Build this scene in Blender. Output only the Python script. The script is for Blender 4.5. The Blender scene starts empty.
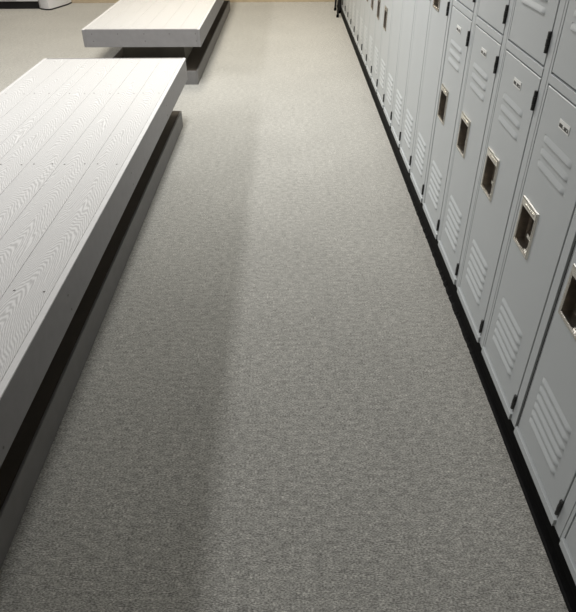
import bpy, bmesh, math, random
from mathutils import Vector, Matrix
random.seed(7)
C = bpy.context.scene.collection

# ------------------------------------------------------------------ helpers
def obj(name, bm, mats, parent=None, smooth=False, bevel=0.0, segs=2):
    me = bpy.data.meshes.new(name)
    bmesh.ops.recalc_face_normals(bm, faces=bm.faces)
    bm.to_mesh(me); bm.free()
    if not isinstance(mats, (list, tuple)): mats = [mats]
    for m in mats: me.materials.append(m)
    o = bpy.data.objects.new(name, me); C.objects.link(o)
    if parent: o.parent = parent
    if smooth:
        for p in me.polygons: p.use_smooth = True
    if bevel:
        b = o.modifiers.new('Bevel', 'BEVEL'); b.width = bevel; b.segments = segs
        b.limit_method = 'ANGLE'; b.angle_limit = math.radians(50); b.harden_normals = True
        for p in me.polygons: p.use_smooth = True
    return o

def box(bm, a, b, mi=0):
    vs = [bm.verts.new((x, y, z)) for x in (a[0], b[0]) for y in (a[1], b[1]) for z in (a[2], b[2])]
    F = [(0,1,3,2),(4,6,7,5),(0,4,5,1),(2,3,7,6),(0,2,6,4),(1,5,7,3)]
    out = []
    for f in F:
        fc = bm.faces.new([vs[i] for i in f]); fc.material_index = mi; out.append(fc)
    return out

def tube(bm, pts, r, n=10, mi=0, caps=True):
    pts = [Vector(p) for p in pts]; rings = []
    for i, p in enumerate(pts):
        t = (pts[min(i+1, len(pts)-1)] - pts[max(i-1, 0)]).normalized()
        a = t.orthogonal().normalized() if i == 0 else (a - t*a.dot(t)).normalized()
        b = t.cross(a)
        rings.append([bm.verts.new(p + (a*math.cos(2*math.pi*j/n) + b*math.sin(2*math.pi*j/n))*r) for j in range(n)])
    for r0, r1 in zip(rings, rings[1:]):
        for j in range(n):
            f = bm.faces.new((r0[j], r0[(j+1)%n], r1[(j+1)%n], r1[j])); f.material_index = mi
    if caps:
        for rg in (rings[0], rings[-1][::-1]):
            f = bm.faces.new(rg); f.material_index = mi

def thing(name, label, cat, loc=(0,0,0), group=None):
    o = bpy.data.objects.new(name, None); C.objects.link(o); o.location = loc
    o.empty_display_size = .1
    o['label'] = label; o['category'] = cat
    if group: o['group'] = group
    return o

def structure(o): o['kind'] = 'structure'; return o

# ------------------------------------------------------------------ materials
def newmat(name):
    m = bpy.data.materials.new(name); m.use_nodes = True
    nt = m.node_tree; b = nt.nodes['Principled BSDF']
    return m, nt, b

def N(nt, t, **kw):
    n = nt.nodes.new(t)
    for k, v in kw.items(): setattr(n, k, v)
    return n

def paint(name, col, rough=.5, spec=.5, metal=0.0, var=.03, scale=6, bump=0.0, bscale=400):
    m, nt, b = newmat(name); L = nt.links.new
    tc = N(nt, 'ShaderNodeTexCoord')
    ns = N(nt, 'ShaderNodeTexNoise'); ns.inputs['Scale'].default_value = scale; ns.inputs['Detail'].default_value = 4
    L(tc.outputs['Object'], ns.inputs['Vector'])
    mr = N(nt, 'ShaderNodeMapRange'); mr.inputs['From Min'].default_value = .3; mr.inputs['From Max'].default_value = .7
    mr.inputs['To Min'].default_value = 1-var; mr.inputs['To Max'].default_value = 1+var
    L(ns.outputs['Fac'], mr.inputs['Value'])
    mx = N(nt, 'ShaderNodeVectorMath', operation='SCALE'); mx.inputs[0].default_value = col
    L(mr.outputs['Result'], mx.inputs['Scale']); L(mx.outputs['Vector'], b.inputs['Base Color'])
    b.inputs['Roughness'].default_value = rough; b.inputs['Metallic'].default_value = metal
    b.inputs['Specular IOR Level'].default_value = spec
    if bump:
        n2 = N(nt, 'ShaderNodeTexNoise'); n2.inputs['Scale'].default_value = bscale; n2.inputs['Detail'].default_value = 2
        L(tc.outputs['Object'], n2.inputs['Vector'])
        bp = N(nt, 'ShaderNodeBump'); bp.inputs['Strength'].default_value = bump; bp.inputs['Distance'].default_value = .001
        L(n2.outputs['Fac'], bp.inputs['Height']); L(bp.outputs['Normal'], b.inputs['Normal'])
    return m

M = {}
M['enamel'] = paint('locker_enamel', (.435, .457, .467), .42, .45, var=.02, scale=3, bump=.12, bscale=500)
M['gap_shade'] = paint('gap_shade_black', (.010, .010, .011), .7)  # near-black standing in for shade in the gaps between cabinets
M['nickel'] = paint('brushed_nickel', (.76, .74, .70), .2, .5, 1.0, var=.06, scale=60, bump=.3, bscale=700)
M['nickel_shaded'] = paint('handle_cup_shaded', (.22, .195, .17), .38, .5, 1.0, var=.12, scale=40)  # same nickel, darkened to paint in the dim recess of the cup
M['hinge'] = paint('hinge_dark_metal', (.03, .03, .03), .45, .4)
M['plate'] = paint('plate_white', (.72, .72, .70), .4)
M['plate_black'] = paint('plate_black', (.015, .015, .015), .4)
M['rubber'] = paint('black_rubber', (.002, .002, .0023), .6, .1, var=.2, scale=30, bump=.3, bscale=60)
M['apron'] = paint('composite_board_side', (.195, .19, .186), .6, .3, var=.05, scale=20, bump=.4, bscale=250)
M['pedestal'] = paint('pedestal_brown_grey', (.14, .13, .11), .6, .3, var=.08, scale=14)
M['base_shaded'] = paint('base_top_brown_shaded', (.085, .072, .058), .7, .2, var=.08, scale=14)  # brown darkened to paint in the shadow under the seat
M['screw'] = paint('screw_steel', (.12, .115, .11), .5, .5, .6)
M['wallp'] = paint('wall_paint', (.36, .34, .30), .8, .2, var=.02, scale=2)
M['ceil'] = paint('ceiling_paint', (.50, .49, .47), .9, .1, var=.02, scale=2)
M['basewood'] = paint('baseboard_cream', (.60, .50, .36), .6, .3, var=.08, scale=8)
M['white'] = paint('white_laminate', (.80, .80, .82), .35, .5, var=.01)
M['toe'] = paint('toe_kick_black', (.008, .008, .009), .5)
M['blackmetal'] = paint('black_powder_coat', (.015, .015, .016), .4)
M['greyfoot'] = paint('grey_pad', (.35, .38, .40), .6)

def carpet():
    m, nt, b = newmat('tweed_carpet'); L = nt.links.new
    tc = N(nt, 'ShaderNodeTexCoord')
    def noise(scale, detail, vec=None, rough=.5):
        n = N(nt, 'ShaderNodeTexNoise'); n.inputs['Scale'].default_value = scale
        n.inputs['Detail'].default_value = detail; n.inputs['Roughness'].default_value = rough
        L(vec if vec else tc.outputs['Object'], n.inputs['Vector']); return n
    mp = N(nt, 'ShaderNodeMapping'); mp.inputs['Scale'].default_value = (.5, 1.15, 1)
    L(tc.outputs['Object'], mp.inputs['Vector'])
    f1 = noise(290, 2, mp.outputs['Vector'], .7)       # tufts, in short rows across the aisle
    f2 = noise(62, 3, mp.outputs['Vector'], .6)
    f3 = noise(2.2, 3)                                  # wear
    r1 = N(nt, 'ShaderNodeValToRGB'); e = r1.color_ramp.elements
    e[0].position = .33; e[0].color = (.175, .172, .158, 1)
    e[1].position = .68; e[1].color = (.70, .69, .65, 1)
    k = r1.color_ramp.elements.new(.5); k.color = (.39, .385, .36, 1)
    L(f1.outputs['Fac'], r1.inputs['Fac'])
    def scale_by(src, n, a, c, lo, hi):
        mr = N(nt, 'ShaderNodeMapRange'); mr.inputs['From Min'].default_value = a; mr.inputs['From Max'].default_value = c
        mr.inputs['To Min'].default_value = lo; mr.inputs['To Max'].default_value = hi
        L(n.outputs['Fac'], mr.inputs['Value'])
        s = N(nt, 'ShaderNodeVectorMath', operation='SCALE'); L(src, s.inputs[0]); L(mr.outputs['Result'], s.inputs['Scale'])
        return s.outputs['Vector']
    c = scale_by(r1.outputs['Color'], f2, .3, .7, .74, 1.26)
    c = scale_by(c, f3, .3, .7, .95, 1.05)
    L(c, b.inputs['Base Color'])
    b.inputs['Roughness'].default_value = .95; b.inputs['Specular IOR Level'].default_value = .3; b.inputs['Diffuse Roughness'].default_value = 1
    b.inputs['Sheen Weight'].default_value = .7; b.inputs['Sheen Roughness'].default_value = .45
    b.inputs['Sheen Tint'].default_value = (.9, .85, .75, 1)
    bp = N(nt, 'ShaderNodeBump'); bp.inputs['Strength'].default_value = .6; bp.inputs['Distance'].default_value = .003
    L(f1.outputs['Fac'], bp.inputs['Height']); L(bp.outputs['Normal'], b.inputs['Normal'])
    return m
M['carpet'] = carpet()

def woodgrain():
    """pale composite boards with embossed cathedral grain; UV u = metres across a board, v = metres along it"""
    m, nt, b = newmat('composite_woodgrain'); L = nt.links.new
    uv = N(nt, 'ShaderNodeUVMap'); uv.uv_map = 'grain'
    sp = N(nt, 'ShaderNodeSeparateXYZ'); L(uv.outputs['UV'], sp.inputs[0])
    def math_(op, a, c=None):
        n = N(nt, 'ShaderNodeMath', operation=op)
        for i, v in enumerate((a, c)):
            if v is None: continue
            if isinstance(v, (int, float)): n.inputs[i].default_value = v
            else: L(v, n.inputs[i])
        return n.outputs[0]
    cmb = N(nt, 'ShaderNodeCombineXYZ')
    L(math_('MULTIPLY', sp.outputs['X'], 16), cmb.inputs[0]); L(math_('MULTIPLY', sp.outputs['Y'], 2.4), cmb.inputs[1])
    n1 = N(nt, 'ShaderNodeTexNoise'); n1.inputs['Scale'].default_value = 1; n1.inputs['Detail'].default_value = 3; n1.inputs['Roughness'].default_value = .45
    L(cmb.outputs[0], n1.inputs['Vector'])
    cm2 = N(nt, 'ShaderNodeCombineXYZ'); L(math_('MULTIPLY', sp.outputs['Y'], 1.3), cm2.inputs[1])
    n0 = N(nt, 'ShaderNodeTexNoise'); n0.inputs['Scale'].default_value = 1; n0.inputs['Detail'].default_value = 1
    L(cm2.outputs[0], n0.inputs['Vector'])
    dx = math_('ADD', sp.outputs['X'], math_('MULTIPLY', math_('SUBTRACT', n0.outputs['Fac'], .5), .12))
    f = math_('ADD', math_('MULTIPLY', math_('POWER', math_('ABSOLUTE', dx), 1.7), 26), sp.outputs['Y'])
    f = math_('ADD', f, math_('MULTIPLY', n1.outputs['Fac'], .34))
    s = math_('SINE', math_('MULTIPLY', f, 2*math.pi*32))
    cm3 = N(nt, 'ShaderNodeCombineXYZ')
    L(math_('MULTIPLY', sp.outputs['X'], 700), cm3.inputs[0]); L(math_('MULTIPLY', sp.outputs['Y'], 60), cm3.inputs[1])
    n3 = N(nt, 'ShaderNodeTexNoise'); n3.inputs['Scale'].default_value = 1; n3.inputs['Detail'].default_value = 2
    L(cm3.outputs[0], n3.inputs['Vector'])
    t = math_('ADD', math_('MULTIPLY', s, .5), math_('MULTIPLY', math_('SUBTRACT', n3.outputs['Fac'], .5), 1.1))
    mr = N(nt, 'ShaderNodeMapRange'); mr.inputs['From Min'].default_value = -.6; mr.inputs['From Max'].default_value = .45
    L(t, mr.inputs['Value'])
    mix = N(nt, 'ShaderNodeMix', data_type='RGBA')
    mix.inputs['A'].default_value = (.355, .35, .345, 1); mix.inputs['B'].default_value = (.525, .52, .515, 1)
    L(mr.outputs['Result'], mix.inputs['Factor']); L(mix.outputs['Result'], b.inputs['Base Color'])
    b.inputs['Roughness'].default_value = .8; b.inputs['Specular IOR Level'].default_value = .12
    bp = N(nt, 'ShaderNodeBump'); bp.inputs['Strength'].default_value = .5; bp.inputs['Distance'].default_value = .0008
    L(mr.outputs['Result'], bp.inputs['Height']); L(bp.outputs['Normal'], b.inputs['Normal'])
    return m
M['grain'] = woodgrain()

# ------------------------------------------------------------------ the setting
XL = .7027; P = .381; Y0 = 1.3329          # locker face, column width, near edge of the first whole door
ROOM = dict(x0=-6.2, x1=1.30, y0=-3.2, y1=9.27, z1=2.75)
R = ROOM
bm = bmesh.new(); box(bm, (R['x0'], R['y0'], -.06), (R['x1'], R['y1'], 0)); structure(obj('floor', bm, M['carpet']))
bm = bmesh.new(); box(bm, (R['x0'], R['y0'], R['z1']), (R['x1'], R['y1'], R['z1']+.06)); structure(obj('ceiling', bm, M['ceil']))
for nm, a, b_ in (('wall_left', (R['x0']-.1, R['y0'], 0), (R['x0'], R['y1'], R['z1'])),
                  ('wall_right', (R['x1'], R['y0'], 0), (R['x1']+.1, R['y1'], R['z1'])),
                  ('wall_front', (R['x0']-.1, R['y0']-.1, 0), (R['x1']+.1, R['y0'], R['z1'])),
                  ('wall_back', (R['x0']-.1, R['y1'], 0), (R['x1']+.1, R['y1']+.1, R['z1']))):
    bm = bmesh.new(); box(bm, a, b_); structure(obj(nm, bm, M['wallp']))
bm = bmesh.new(); box(bm, (R['x0'], R['y1']-.014, 0), (R['x1'], R['y1'], .10)); structure(obj('baseboard_back', bm, M['basewood'], bevel=.003))

# ------------------------------------------------------------------ lockers
YFAR = Y0 + 20*P - .042                     # far end of the row
ZFB, ZDB, ZLT, ZUB, ZUT, ZTOP = .0933, .1234, 1.0325, 1.0665, 1.9756, 2.006
DEPTH = .38
# black cove base under the whole row
bm = bmesh.new()
ya, yb = Y0 - 2*P - .0415, YFAR
prof = [(.010, .0915), (.0075, .090), (.0075, .035), (.006, .020), (.001, .008), (-.004, .0035), (-.005, 0), (.02, 0), (.02, .0915)]
n = 600; rings = []
for i in range(n+1):
    y = ya + (yb-ya)*i/n
    j = random.uniform(-.0030, .0010) if 1.75 < y < 3.3 and random.random() < .6 else random.uniform(-.0004, .0004)
    rings.append([bm.verts.new((XL + px + (j if (pz < .01 and px < .01) else 0), y, pz)) for px, pz in prof])
for r0, r1 in zip(rings, rings[1:]):
    for j in range(len(prof)):
        k = (j+1) % len(prof); bm.faces.new((r0[j], r1[j], r1[k], r0[k]))
bm.faces.new(rings[0]); bm.faces.new(rings[-1][::-1])
structure(obj('baseboard_right', bm, M['rubber']))
bm = bmesh.new(); box(bm, (XL+.0202, ya, 0), (XL+DEPTH, yb, .0915)); structure(obj('trim_1', bm, M['rubber']))

def louver(bm, y1, y2, zt, h=.0165, out=.0056):
    """pressed-out louver: flush at the top, lip at the bottom, rounded ends"""
    nu, prof = 20, [(1.0, 0), (.82, .22), (.6, .55), (.38, .85), (.2, 1.0), (.08, .96), (0, .35), (0, -.05)]
    cols = []
    for i in range(nu+1):
        u = i/nu; d = min(u, 1-u)*(y2-y1)
        e = min(1, d/.012); e = math.sqrt(max(0, 1-(1-e)**2))
        y = y1 + (y2-y1)*u
        cols.append([bm.verts.new((-(o*out*e), y, zt - h + v*h)) for v, o in prof])
    for a, b in zip(cols, cols[1:]):
        for j in range(len(prof)-1): 
            f = bm.faces.new((a[j], b[j], b[j+1], a[j+1])); f.smooth = True

# door-local frame: origin at its near bottom front corner, +y away from camera, -x towards the aisle
DW = .3194
HY1, HY2 = .1725, .2975                       # handle extent along the door
def door_mesh(name, height, hz0, low_louvers, top_louvers):
    """sheet-steel door with a cut-out for the recessed handle, and its louvers"""
    bm = bmesh.new(); T = .018; hz1 = hz0 + .144
    ys = [0, HY1+.008, HY2-.008, DW]; zs = [0, hz0+.008, hz1-.008, height]
    g = {}
    for xi, x in enumerate((0, T)):
        for i, y in enumerate(ys):
            for j, z in enumerate(zs): g[xi, i, j] = bm.verts.new((x, y, z))
    for xi in (0, 1):
        for i in range(3):
            for j in range(3):
                if i == 1 and j == 1: continue
                bm.faces.new((g[xi,i,j], g[xi,i+1,j], g[xi,i+1,j+1], g[xi,i,j+1]))
    for i in range(3):
        for j in (0, 3): bm.faces.new((g[0,i,j], g[0,i+1,j], g[1,i+1,j], g[1,i,j]))
        for j in (0, 3): bm.faces.new((g[0,j,i], g[0,j,i+1], g[1,j,i+1], g[1,j,i]))
    for a, b in (((1,1),(2,1)), ((1,2),(2,2)), ((1,1),(1,2)), ((2,1),(2,2))):
        bm.faces.new((g[(0,)+a], g[(0,)+b], g[(1,)+b], g[(1,)+a]))
    bmesh.ops.recalc_face_normals(bm, faces=bm.faces)
    ed = [e for e in bm.edges if len(e.link_faces) == 2 and e.calc_face_angle(0) > .8 and all(v.co.x < .001 for v in e.verts)
          and (min(e.verts[0].co.y, e.verts[1].co.y) < .001 and max(e.verts[0].co.y, e.verts[1].co.y) < .001
               or min(e.verts[0].co.y, e.verts[1].co.y) > DW-.001
               or max(e.verts[0].co.z, e.verts[1].co.z) < .001 or min(e.verts[0].co.z, e.verts[1].co.z) > height-.001)]
    bmesh.ops.bevel(bm, geom=ed, offset=.0030, segments=3, profile=.6, affect='EDGES')
    for z in low_louvers: louver(bm, .072, .272, z)
    for z in top_louvers: louver(bm, .070, .264, z, .019, .0046)
    me = bpy.data.meshes.new(name)
    bmesh.ops.recalc_face_normals(bm, faces=[f for f in bm.faces])
    bm.to_mesh(me); bm.free(); me.materials.append(M['enamel'])
    return me

def handle_mesh():
    bm = bmesh.new()
    y1, y2, z1, z2 = HY1, HY2, -.004, .144
    def loop(x, a, b, c, d): return [bm.verts.new((x, a, c)), bm.verts.new((x, b, c)), bm.verts.new((x, b, d)), bm.verts.new((x, a, d))]
    L = [loop(.000, y1, y2, z1, z2), loop(-.0045, y1+.001, y2-.001, z1+.001, z2-.001), loop(-.006, y1+.004, y2-.004, z1+.004, z2-.004),
         loop(-.0055, y1+.008, y2-.009, z1+.010, z2-.024), loop(-.003, y1+.010, y2-.011, z1+.013, z2-.027),
         loop(.026, y1+.014, y2-.013, z1+.016, z2-.030), loop(.034, y1+.018, y2-.016, z1+.030, z2-.037)]
    for i, (a, b) in enumerate(zip(L, L[1:])):
        for j in range(4):
            f = bm.faces.new((a[j], a[(j+1)%4], b[(j+1)%4], b[j])); f.material_index = 0 if (i < 4 or (j == 0 and i == 4)) else 1  # rim and sill in bright nickel, other cup walls in the darkened copy
    f = bm.faces.new(L[-1]); f.material_index = 1
    # lift latch hanging inside the cup and the finger tab at its foot
    box(bm, (.018, y1+.026, .058), (.033, y1+.050, z2-.040), 1)
    box(bm, (.012, y1+.026, .034), (.033, y1+.070, .046), 0)
    # illegible raised lettering along the wide top rim: short pressed ticks
    y = y1 + .022
    for w in (.005, .004, .006, .003, .005, .005, .004, .006, .004):
        box(bm, (-.0072, y, z2-.020), (-.0055, y+w, z2-.011), 0); y += w + .0032
        if y > y2-.022: break
    me = bpy.data.meshes.new('handle')
    bmesh.ops.recalc_face_normals(bm, faces=bm.faces)
    bm.to_mesh(me); bm.free(); me.materials.append(M['nickel']); me.materials.append(M['nickel_shaded'])
    return me

def hinge_mesh():
    bm = bmesh.new()
    for a, b, r in ((-.027, -.010, .0052), (-.009, .009, .0058), (.010, .027, .0052)):
        tube(bm, [(-.003, .001, a), (-.003, .001, b)], r, 12)
    box(bm, (-.001, .001, -.025), (.004, .009, .025))
    me = bpy.data.meshes.new('hinge'); bmesh.ops.recalc_face_normals(bm, faces=bm.faces); bm.to_mesh(me); bm.free()
    me.materials.append(M['hinge']); return me

def plate_mesh(variant):
    """white-rimmed number plate; the figures on it are too small to read in the photo"""
    bm = bmesh.new(); w, h = .066, .022
    box(bm, (-.0015, 0, 0), (.001, w, h), 0)
    box(bm, (-.0021, .004, .004), (-.0012, w-.004, h-.009), 1)
    rr = random.Random(variant); y = .027 + rr.uniform(-.002, .003)
    box(bm, (-.0025, y, .006), (-.0018, y+.009, .015), 0)
    box(bm, (-.0026, y+.003, .008), (-.0019, y+.006, .010), 1)
    box(bm, (-.0025, .008, .007), (-.0018, .012, .011), 0)
    me = bpy.data.meshes.new('number_plate'); bmesh.ops.recalc_face_normals(bm, faces=bm.faces); bm.to_mesh(me); bm.free()
    me.materials.append(M['plate']); me.materials.append(M['plate_black']); return me

DH = ZLT - ZDB
low6 = [.253 - .0312*i for i in range(6)]
top3 = [.796 - .0355*i for i in range(3)]
me_low = door_mesh('door', DH, .5783-ZDB, low6, top3)
me_up = door_mesh('door_upper', DH, .5783-ZDB, [z+.034 for z in low6], top3)
me_tall = door_mesh('door_tall', ZUT-ZDB, .973-ZDB, low6, [1.70 - .036*i for i in range(6)])
me_handle = handle_mesh(); me_hinge = hinge_mesh(); me_plates = [plate_mesh(i) for i in range(4)]

def frame_mesh(tall, gap_near, gap_far):
    """face frame and carcass of one column; local origin at floor, y=0 is the near edge of its door"""
    bm = bmesh.new()
    yn, yf = -.0412+gap_near, P-.0432-gap_far
    g = .0050; F = .0008; T = .03
    box(bm, (F, yn, ZFB), (T, -g, ZTOP)); box(bm, (F, DW+g, ZFB), (T, yf, ZTOP))
    rails = [(ZFB, ZDB-g, -.0065), (ZUT+g, ZTOP, F)] + ([] if tall else [(ZLT+g, ZUB-g, -.0012)])
    for a, b, f0 in rails: box(bm, (f0, -g+.0002, a), (T, DW+g-.0002, b))
    ob = obj('frame', bm, M['enamel'], bevel=.0014)
    bm = bmesh.new()
    box(bm, (T+.0005, yn, ZFB), (DEPTH, yn+.002, ZTOP)); box(bm, (T+.0005, yf-.002, ZFB), (DEPTH, yf, ZTOP))
    box(bm, (T+.0005, yn+.0021, ZTOP-.002), (DEPTH, yf-.0021, ZTOP)); box(bm, (T+.0005, yn+.0021, ZFB), (DEPTH, yf-.0021, ZFB+.002))
    box(bm, (DEPTH-.002, yn+.0021, ZFB+.0021), (DEPTH, yf-.0021, ZTOP-.0021))
    if not tall: box(bm, (T+.0005, yn+.0021, ZLT+.015), (DEPTH-.0021, yf-.0021, ZLT+.017))
    ca = obj('carcass', bm, M['enamel'])
    return ob, ca

GROUP = 'grey lockers standing in a row along the right side of the aisle'
LABELS = {
 -2: 'sliver of grey locker in the bottom right corner of the photo',
 -1: 'grey locker mostly cut off by the right edge, nearer than the wide black gap',
  0: 'grey two-door locker beside the wide black gap, its recessed nickel handle the nearest whole one',
  1: 'grey two-door locker with the second nearest whole nickel handle',
  2: 'grey two-door locker with the third nearest whole nickel handle',
  3: 'grey two-door locker bordering the nearest tall single-door locker',
  4: 'tall single-door grey locker nearest the camera, only the foot of its high handle in view',
  5: 'second nearest of the four tall single-door grey lockers',
  6: 'third nearest of the four tall single-door grey lockers',
  7: 'farthest of the four tall single-door grey lockers',
  8: 'first two-door grey locker beyond the tall ones, its handle fully in view',
  9: 'second two-door grey locker beyond the tall ones, only its lower half in view',
 10: 'third two-door grey locker beyond the tall ones',
 11: 'fourth two-door grey locker beyond the tall ones',
 12: 'fifth two-door grey locker beyond the tall ones',
 13: 'sixth two-door grey locker beyond the tall ones',
 14: 'seventh two-door grey locker beyond the tall ones',
 15: 'eighth two-door grey locker beyond the tall ones',
 16: 'ninth two-door grey locker beyond the tall ones',
 17: 'third last grey locker of the row, just before the folded black chair',
 18: 'second last grey locker of the row, behind the folded black chair',
 19: 'last grey locker at the far end of the row, by the wall',
}
frames = {}
def child(name, me, parent, loc):
    o = bpy.data.objects.new(name, me); C.objects.link(o); o.parent = parent; o.location = loc; return o

for k in range(-2, 20):
    tall = 4 <= k <= 7
    t = thing('locker', LABELS[k], 'locker', (XL, Y0 + k*P, 0), GROUP)
    gn = {4: .0, 0: .0}.get(k, 0.0); gf = {3: .007}.get(k, 0.0)
    if k == 0: gn = .0
    if k == -1: gf = .015
    gf = round(gf, 4); key = (tall, gn, gf)
    if key not in frames:
        a, b = frame_mesh(*key); frames[key] = (a, b)
        a.parent = t; b.parent = t
    else:
        for src in frames[key]:
            c = src.copy(); C.objects.link(c); c.parent = t
    if gf > .004:                                # black strip added to paint deep shade into the gap between cabinets
        bm = bmesh.new(); yf = P-.0432-gf; box(bm, (.007, yf+.0003, ZFB), (.02, P-.0412-.0003, ZTOP-.003)); obj('gap_shade_strip', bm, M['gap_shade'], t)
    specs = [(me_tall, ZDB, .973, True)] if tall else [(me_low, ZDB, .5783, True), (me_up, ZUB, .5783-ZDB+ZUB, False)]
    for di, (me, z, hz, low) in enumerate(specs):
        d = child('door', me, t, (0, 0, z))
        child('handle', me_handle, d, (0, 0, hz - z))
        H = (ZUT-ZDB) if tall else DH
        if tall: hs = [.0417, .888, H-.06]
        else: hs = [.0417 if low else .060, H-.06]
        for q in hs: child('hinge', me_hinge, d, (0, 0, q))
        child('number_plate', me_plates[(k*2+di) % 4], d, (0, .130, (H-.070) if not tall else H-.07))

# ------------------------------------------------------------------ benches
def rounded_board(bm, p, q, out, r):
    """board whose two corners on the outer side (out=+1 or -1 in x) are rounded in plan"""
    xi, xo = (p[0], q[0]) if out > 0 else (q[0], p[0])
    pts = [(xi, p[1])]
    for i in range(7):
        a = math.pi/2*i/6; pts.append((xo - out*r*(1-math.sin(a)), p[1] + r*(1-math.cos(a))))
    for i in range(7):
        a = math.pi/2*i/6; pts.append((xo - out*r*(1-math.cos(a)), q[1] - r*(1-math.sin(a))))
    pts.append((xi, q[1]))
    lo = [bm.verts.new((x, y, p[2])) for x, y in pts]; hi = [bm.verts.new((x, y, q[2])) for x, y in pts]
    for j in range(len(pts)): bm.faces.new((lo[j], lo[(j+1)%len(pts)], hi[(j+1)%len(pts)], hi[j]))
    bm.faces.new(lo); bm.faces.new(hi)

def bench(label, ya, yb, rows, side_screws, end_screws, radius, dx, yaw, zb, xl):
    t = thing('bench', label, 'bench', (-1.180, (ya+yb)/2, 0), 'pale grey board benches along the aisle')
    ox, oy = 1.180, -(ya+yb)/2                      # world -> local
    def W(x, y, z): return (x+ox, y+oy, z)
    xr, zt = -.706, .455; e = .022
    # deck boards
    joints = [xr-e, -.870, -1.010, -1.151, -1.291, -1.362, -1.503, xl+e]
    bm = bmesh.new(); uvl = bm.loops.layers.uv.new('grain')
    for i, (a, b) in enumerate(zip(joints, joints[1:])):
        fs = box(bm, W(b+.0003, ya+e+.0005, zt-.024), W(a-.0003, yb-e-.001, zt))
        off = random.uniform(0, 30); sh = random.uniform(-.012, .012)
        for f in fs:
            for l in f.loops:
                l[uvl].uv = (l.vert.co.x - ((a+b)/2+ox) + sh, l.vert.co.y + off)
    obj('seat', bm, M['grain'], t, bevel=.0018)
    bm = bmesh.new(); uvl = bm.loops.layers.uv.new('grain')
    def board(p, q, mi):
        fs = box(bm, W(*p), W(*q), mi)
        off = random.uniform(0, 30)
        for f in fs:
            ax = max(range(3), key=lambda i_: abs(f.normal.x if i_ == 0 else f.normal.y if i_ == 1 else f.normal.z))
            for l in f.loops: l[uvl].uv = (l.vert.co.x + .05 + off, l.vert.co.y)
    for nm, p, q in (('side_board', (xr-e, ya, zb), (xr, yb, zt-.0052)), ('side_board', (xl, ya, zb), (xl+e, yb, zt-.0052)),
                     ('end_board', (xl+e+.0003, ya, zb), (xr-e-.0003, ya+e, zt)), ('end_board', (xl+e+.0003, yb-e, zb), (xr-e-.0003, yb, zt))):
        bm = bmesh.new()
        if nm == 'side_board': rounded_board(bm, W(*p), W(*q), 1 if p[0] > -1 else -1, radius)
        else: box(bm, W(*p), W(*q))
        obj(nm, bm, M['apron_shaded'], t, bevel=.003, segs=3)
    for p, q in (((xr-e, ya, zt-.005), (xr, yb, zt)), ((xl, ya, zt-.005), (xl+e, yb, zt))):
        bm = bmesh.new(); rounded_board(bm, W(*p), W(*q), 1 if p[0] > -1 else -1, radius); obj('side_board_top', bm, M['deck_edge'], t, bevel=.0024, segs=4)  # pale top of the side board, split off from its darkened faces
    # cross battens under the deck
    # pedestal
    bm = bmesh.new(); px0, px1 = -1.450, -.905; pa, pb = ya+.36, yb-.36
    box(bm, W(px0, pa, .1130), W(px1, pb, zt-.0245)); obj('pedestal', bm, M['pedestal'], t, bevel=.002)
    # low base platform: framed box with flat top
    BE = .011; bx0, bx1 = -1.595, -.764; ba, bb = ya+.065, yb-.065
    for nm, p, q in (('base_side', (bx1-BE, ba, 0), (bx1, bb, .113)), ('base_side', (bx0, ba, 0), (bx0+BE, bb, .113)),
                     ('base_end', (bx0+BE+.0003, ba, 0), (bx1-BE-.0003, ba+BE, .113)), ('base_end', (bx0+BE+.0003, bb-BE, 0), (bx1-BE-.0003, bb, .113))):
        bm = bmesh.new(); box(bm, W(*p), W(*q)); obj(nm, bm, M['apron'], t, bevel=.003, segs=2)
    bm = bmesh.new(); box(bm, W(bx0+BE+.0005, ba+BE+.0005, .09), W(bx1-BE-.0005, bb-BE-.0005, .1125)); obj('base_top', bm, M['base_shaded'], t)
    # screws
    proto = None
    def screw(p, axis):
        nonlocal proto
        if proto is None:
            bm = bmesh.new(); tube(bm, [(0,0,-.003), (0,0,.0006)], .0042, 10); proto = obj('screw', bm, M['screw'], t); o = proto
        else:
            o = proto.copy(); C.objects.link(o); o.parent = t
        o.location = W(*p)
        if axis == 'x': o.rotation_euler = (0, math.pi/2, 0)
        if axis == 'y': o.rotation_euler = (math.pi/2, 0, 0)
    for y in rows:
        for a, b in zip(joints, joints[1:]):
            if a-b < .1: continue
            for x in (a-.026, b+.026): screw((x+random.uniform(-.004,.004), y+random.uniform(-.006,.006), zt), 'z')
    for y in side_screws:
        for z in (.400, .345): screw((xr, y, z), 'x')
    if end_screws:
        for i, x in enumerate((-1.585, -1.375, -1.161, -.955, -.742)):
            screw((x, ya, .421), 'y')
            if i != 1 and i != 3: screw((x+.004, ya, .366), 'y')
    t.rotation_euler = (0, 0, yaw); t.location.x += dx
    return t
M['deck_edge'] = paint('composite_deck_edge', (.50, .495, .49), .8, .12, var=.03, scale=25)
M['apron_shaded'] = paint('composite_board_shaded', (.225, .219, .221), .58, .3, var=.04, scale=25, bump=.4, bscale=250)  # deck composite darkened, shade of the upright faces put into the colour
bench('pale grey wood-grained board bench nearest the camera, running off the left edge', .02, 4.357, (.55, 1.535, 2.52, 3.55), (.45, 1.01, 1.59, 2.55, 3.5), False, .020, .006, -.006, .316, -1.682)
bench('pale grey board bench farther up the aisle, its screwed end facing the camera', 5.262, 8.76, (6.0, 7.1, 8.2), (6.2, 7.4), True, .004, .022, -.008, .319, -1.664)

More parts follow.
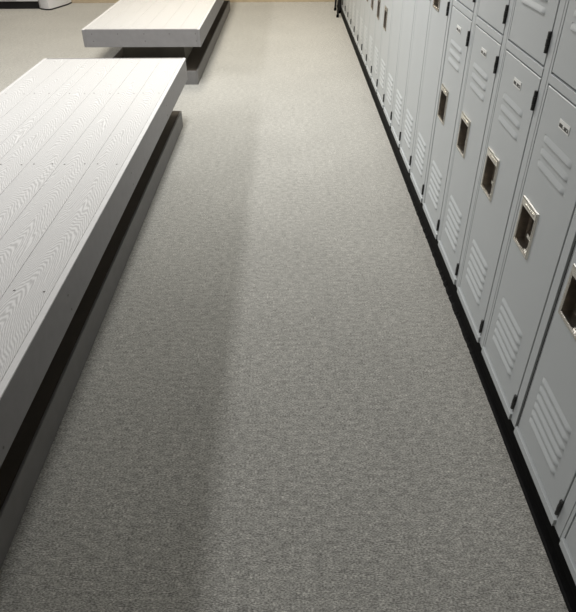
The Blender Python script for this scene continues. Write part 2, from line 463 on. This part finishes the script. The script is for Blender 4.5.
# ------------------------------------------------------------------ far white cabinet, top left
t = thing('cabinet', 'white cabinet with rounded corner post and black toe kick by the far wall', 'cabinet', (-3.9, 9.0, 0))
def Wc(x, y, z): return (x+3.9, y-9.0, z)
bm = bmesh.new(); box(bm, Wc(-4.9, 8.81, .095), Wc(-3.27, 9.25, .86)); obj('body', bm, M['white'], t, bevel=.004)
bm = bmesh.new(); box(bm, Wc(-4.9, 8.85, 0), Wc(-3.27, 9.25, .0945)); obj('toe_kick', bm, M['toe'], t)
def post(z0, z1, grow, top, mat, nm):
    bm = bmesh.new()
    base = [(-3.268, 9.25), (-3.268, 8.82), (-3.24, 8.785), (-3.16, 8.735), (-3.115, 8.73), (-3.085, 8.76), (-2.98, 9.10), (-2.965, 9.25)]
    cx, cy = -3.12, 9.0
    lo = [bm.verts.new(Wc(x, y, z0)) for x, y in base]
    hi = [bm.verts.new(Wc(cx+(x-cx)*top if i not in (0, 7) else x, cy+(y-cy)*top if i not in (0, 7) else y, z1)) for i, (x, y) in enumerate(base)]
    for j in range(8): bm.faces.new((lo[j], lo[(j+1)%8], hi[(j+1)%8], hi[j]))
    bm.faces.new(lo[::-1]); bm.faces.new(hi)
    return obj(nm, bm, mat, t, bevel=.004)
post(.016, .86, 0, .95, M['white'], 'corner_post')
post(0, .0155, 0, 1.0, M['toe'], 'gasket')
for x in (-4.35, -3.81):
    bm = bmesh.new(); box(bm, Wc(x-.26, 8.793, .11), Wc(x+.26, 8.8095, .84)); d = obj('door', bm, M['white'], t, bevel=.003)
    bm = bmesh.new(); tube(bm, [Wc(x+.2, 8.793, .60), Wc(x+.2, 8.772, .61), Wc(x+.2, 8.772, .73), Wc(x+.2, 8.793, .74)], .005, 8)
    obj('handle', bm, M['nickel'], d, smooth=True)
bm = bmesh.new(); box(bm, Wc(-4.92, 8.74, .861), Wc(-2.97, 9.26, .895)); obj('worktop', bm, M['white'], t, bevel=.006)

# ------------------------------------------------------------------ folded chair leaning at the far lockers
t = thing('folding_chair', 'folded black tube chair leaning on the far lockers at the top right', 'folding chair', (.655, 8.40, 0))
ya_, yb_ = -.225, .225
def lean(z, off=0): return .037*(z/.9) + off
for y in (ya_, yb_):
    bm = bmesh.new(); tube(bm, [(lean(.0, -.012), y, .012), (lean(.45, -.012), y, .45), (lean(.88, -.012), y, .88)], .013, 12)
    lg = obj('front_leg', bm, M['blackmetal'], t, smooth=True)
    bm = bmesh.new(); tube(bm, [(lean(0, -.012), y, 0), (lean(.03, -.012), y, .032)], .017, 12); obj('rubber_foot', bm, M['rubber'], lg)
for y in (ya_+.035, yb_-.035):
    bm = bmesh.new(); tube(bm, [(.018, y, .055), (.024, y, .40), (.026, y, .60)], .011, 12)
    lg = obj('rear_leg', bm, M['blackmetal'], t, smooth=True)
    bm = bmesh.new(); tube(bm, [(.018, y, .040), (.018, y, .07)], .015, 12); obj('rubber_foot', bm, M['rubber'], lg)
bm = bmesh.new(); tube(bm, [(.018, ya_+.035, .10), (.018, yb_-.035, .10)], .009, 8); obj('cross_bar', bm, M['blackmetal'], t, smooth=True)
bm = bmesh.new(); box(bm, (-.012, ya_+.05, .16), (.008, yb_-.05, .52)); obj('seat', bm, M['greyfoot'], t, bevel=.008, segs=3)
bm = bmesh.new(); box(bm, (.006, ya_+.014, .66), (.024, yb_-.014, .87)); obj('backrest', bm, M['greyfoot'], t, bevel=.008, segs=3)

# ------------------------------------------------------------------ light: ceiling fixtures
def area(name, loc, sx, sy, power, col, rot=(0, 0, 0)):
    l = bpy.data.lights.new(name, 'AREA'); l.shape = 'RECTANGLE'; l.size = sx; l.size_y = sy
    l.energy = power; l.color = col
    o = bpy.data.objects.new(name, l); C.objects.link(o); o.location = loc; o.rotation_euler = rot; return o
Z = R['z1'] - .04
LAMPS = [(-.1, 8.3, .6, 1.2, 30, (1, .88, .70)), (-3.6, 8.0, .4, 1.8, 12, (1, .93, .84)), (-.7, 6.2, .4, 1.2, 72, (1, .93, .80)), (-.38, 3.85, .4, 1.2, 80, (1, .995, .97)),
 (-3.15, 2.3, .4, 3.4, 104, (1, .995, 1))]
for x, y, a_, b_, p_, c_ in LAMPS: area('ceiling_lamp', (x, y, Z), a_, b_, p_, c_)
w = bpy.data.worlds.new('world'); bpy.context.scene.world = w; w.use_nodes = True
w.node_tree.nodes['Background'].inputs[0].default_value = (.5, .5, .5, 1); w.node_tree.nodes['Background'].inputs[1].default_value = .02

# ------------------------------------------------------------------ camera
cam = bpy.data.cameras.new('camera'); co = bpy.data.objects.new('camera', cam); C.objects.link(co)
cam.sensor_fit = 'HORIZONTAL'; cam.sensor_width = 36; cam.lens = 603.03/576*36; cam.clip_start = .02
Rv = Vector((.99998401, -.00399042, -.00400695)); Uv = Vector((.00558718, .58775391, .80902048)); Fv = Vector((.00087323, .80902993, -.5877668))
m3 = Matrix((Rv, Uv, -Fv)).transposed()
co.matrix_world = Matrix.Translation((0, 0, 1.5064)) @ m3.to_4x4()
sc = bpy.context.scene; sc.camera = co
vs = sc.view_settings; vs.view_transform = 'Standard'; vs.look = 'None'; vs.gamma = 1; vs.use_curve_mapping = False
vs.exposure = 0.02
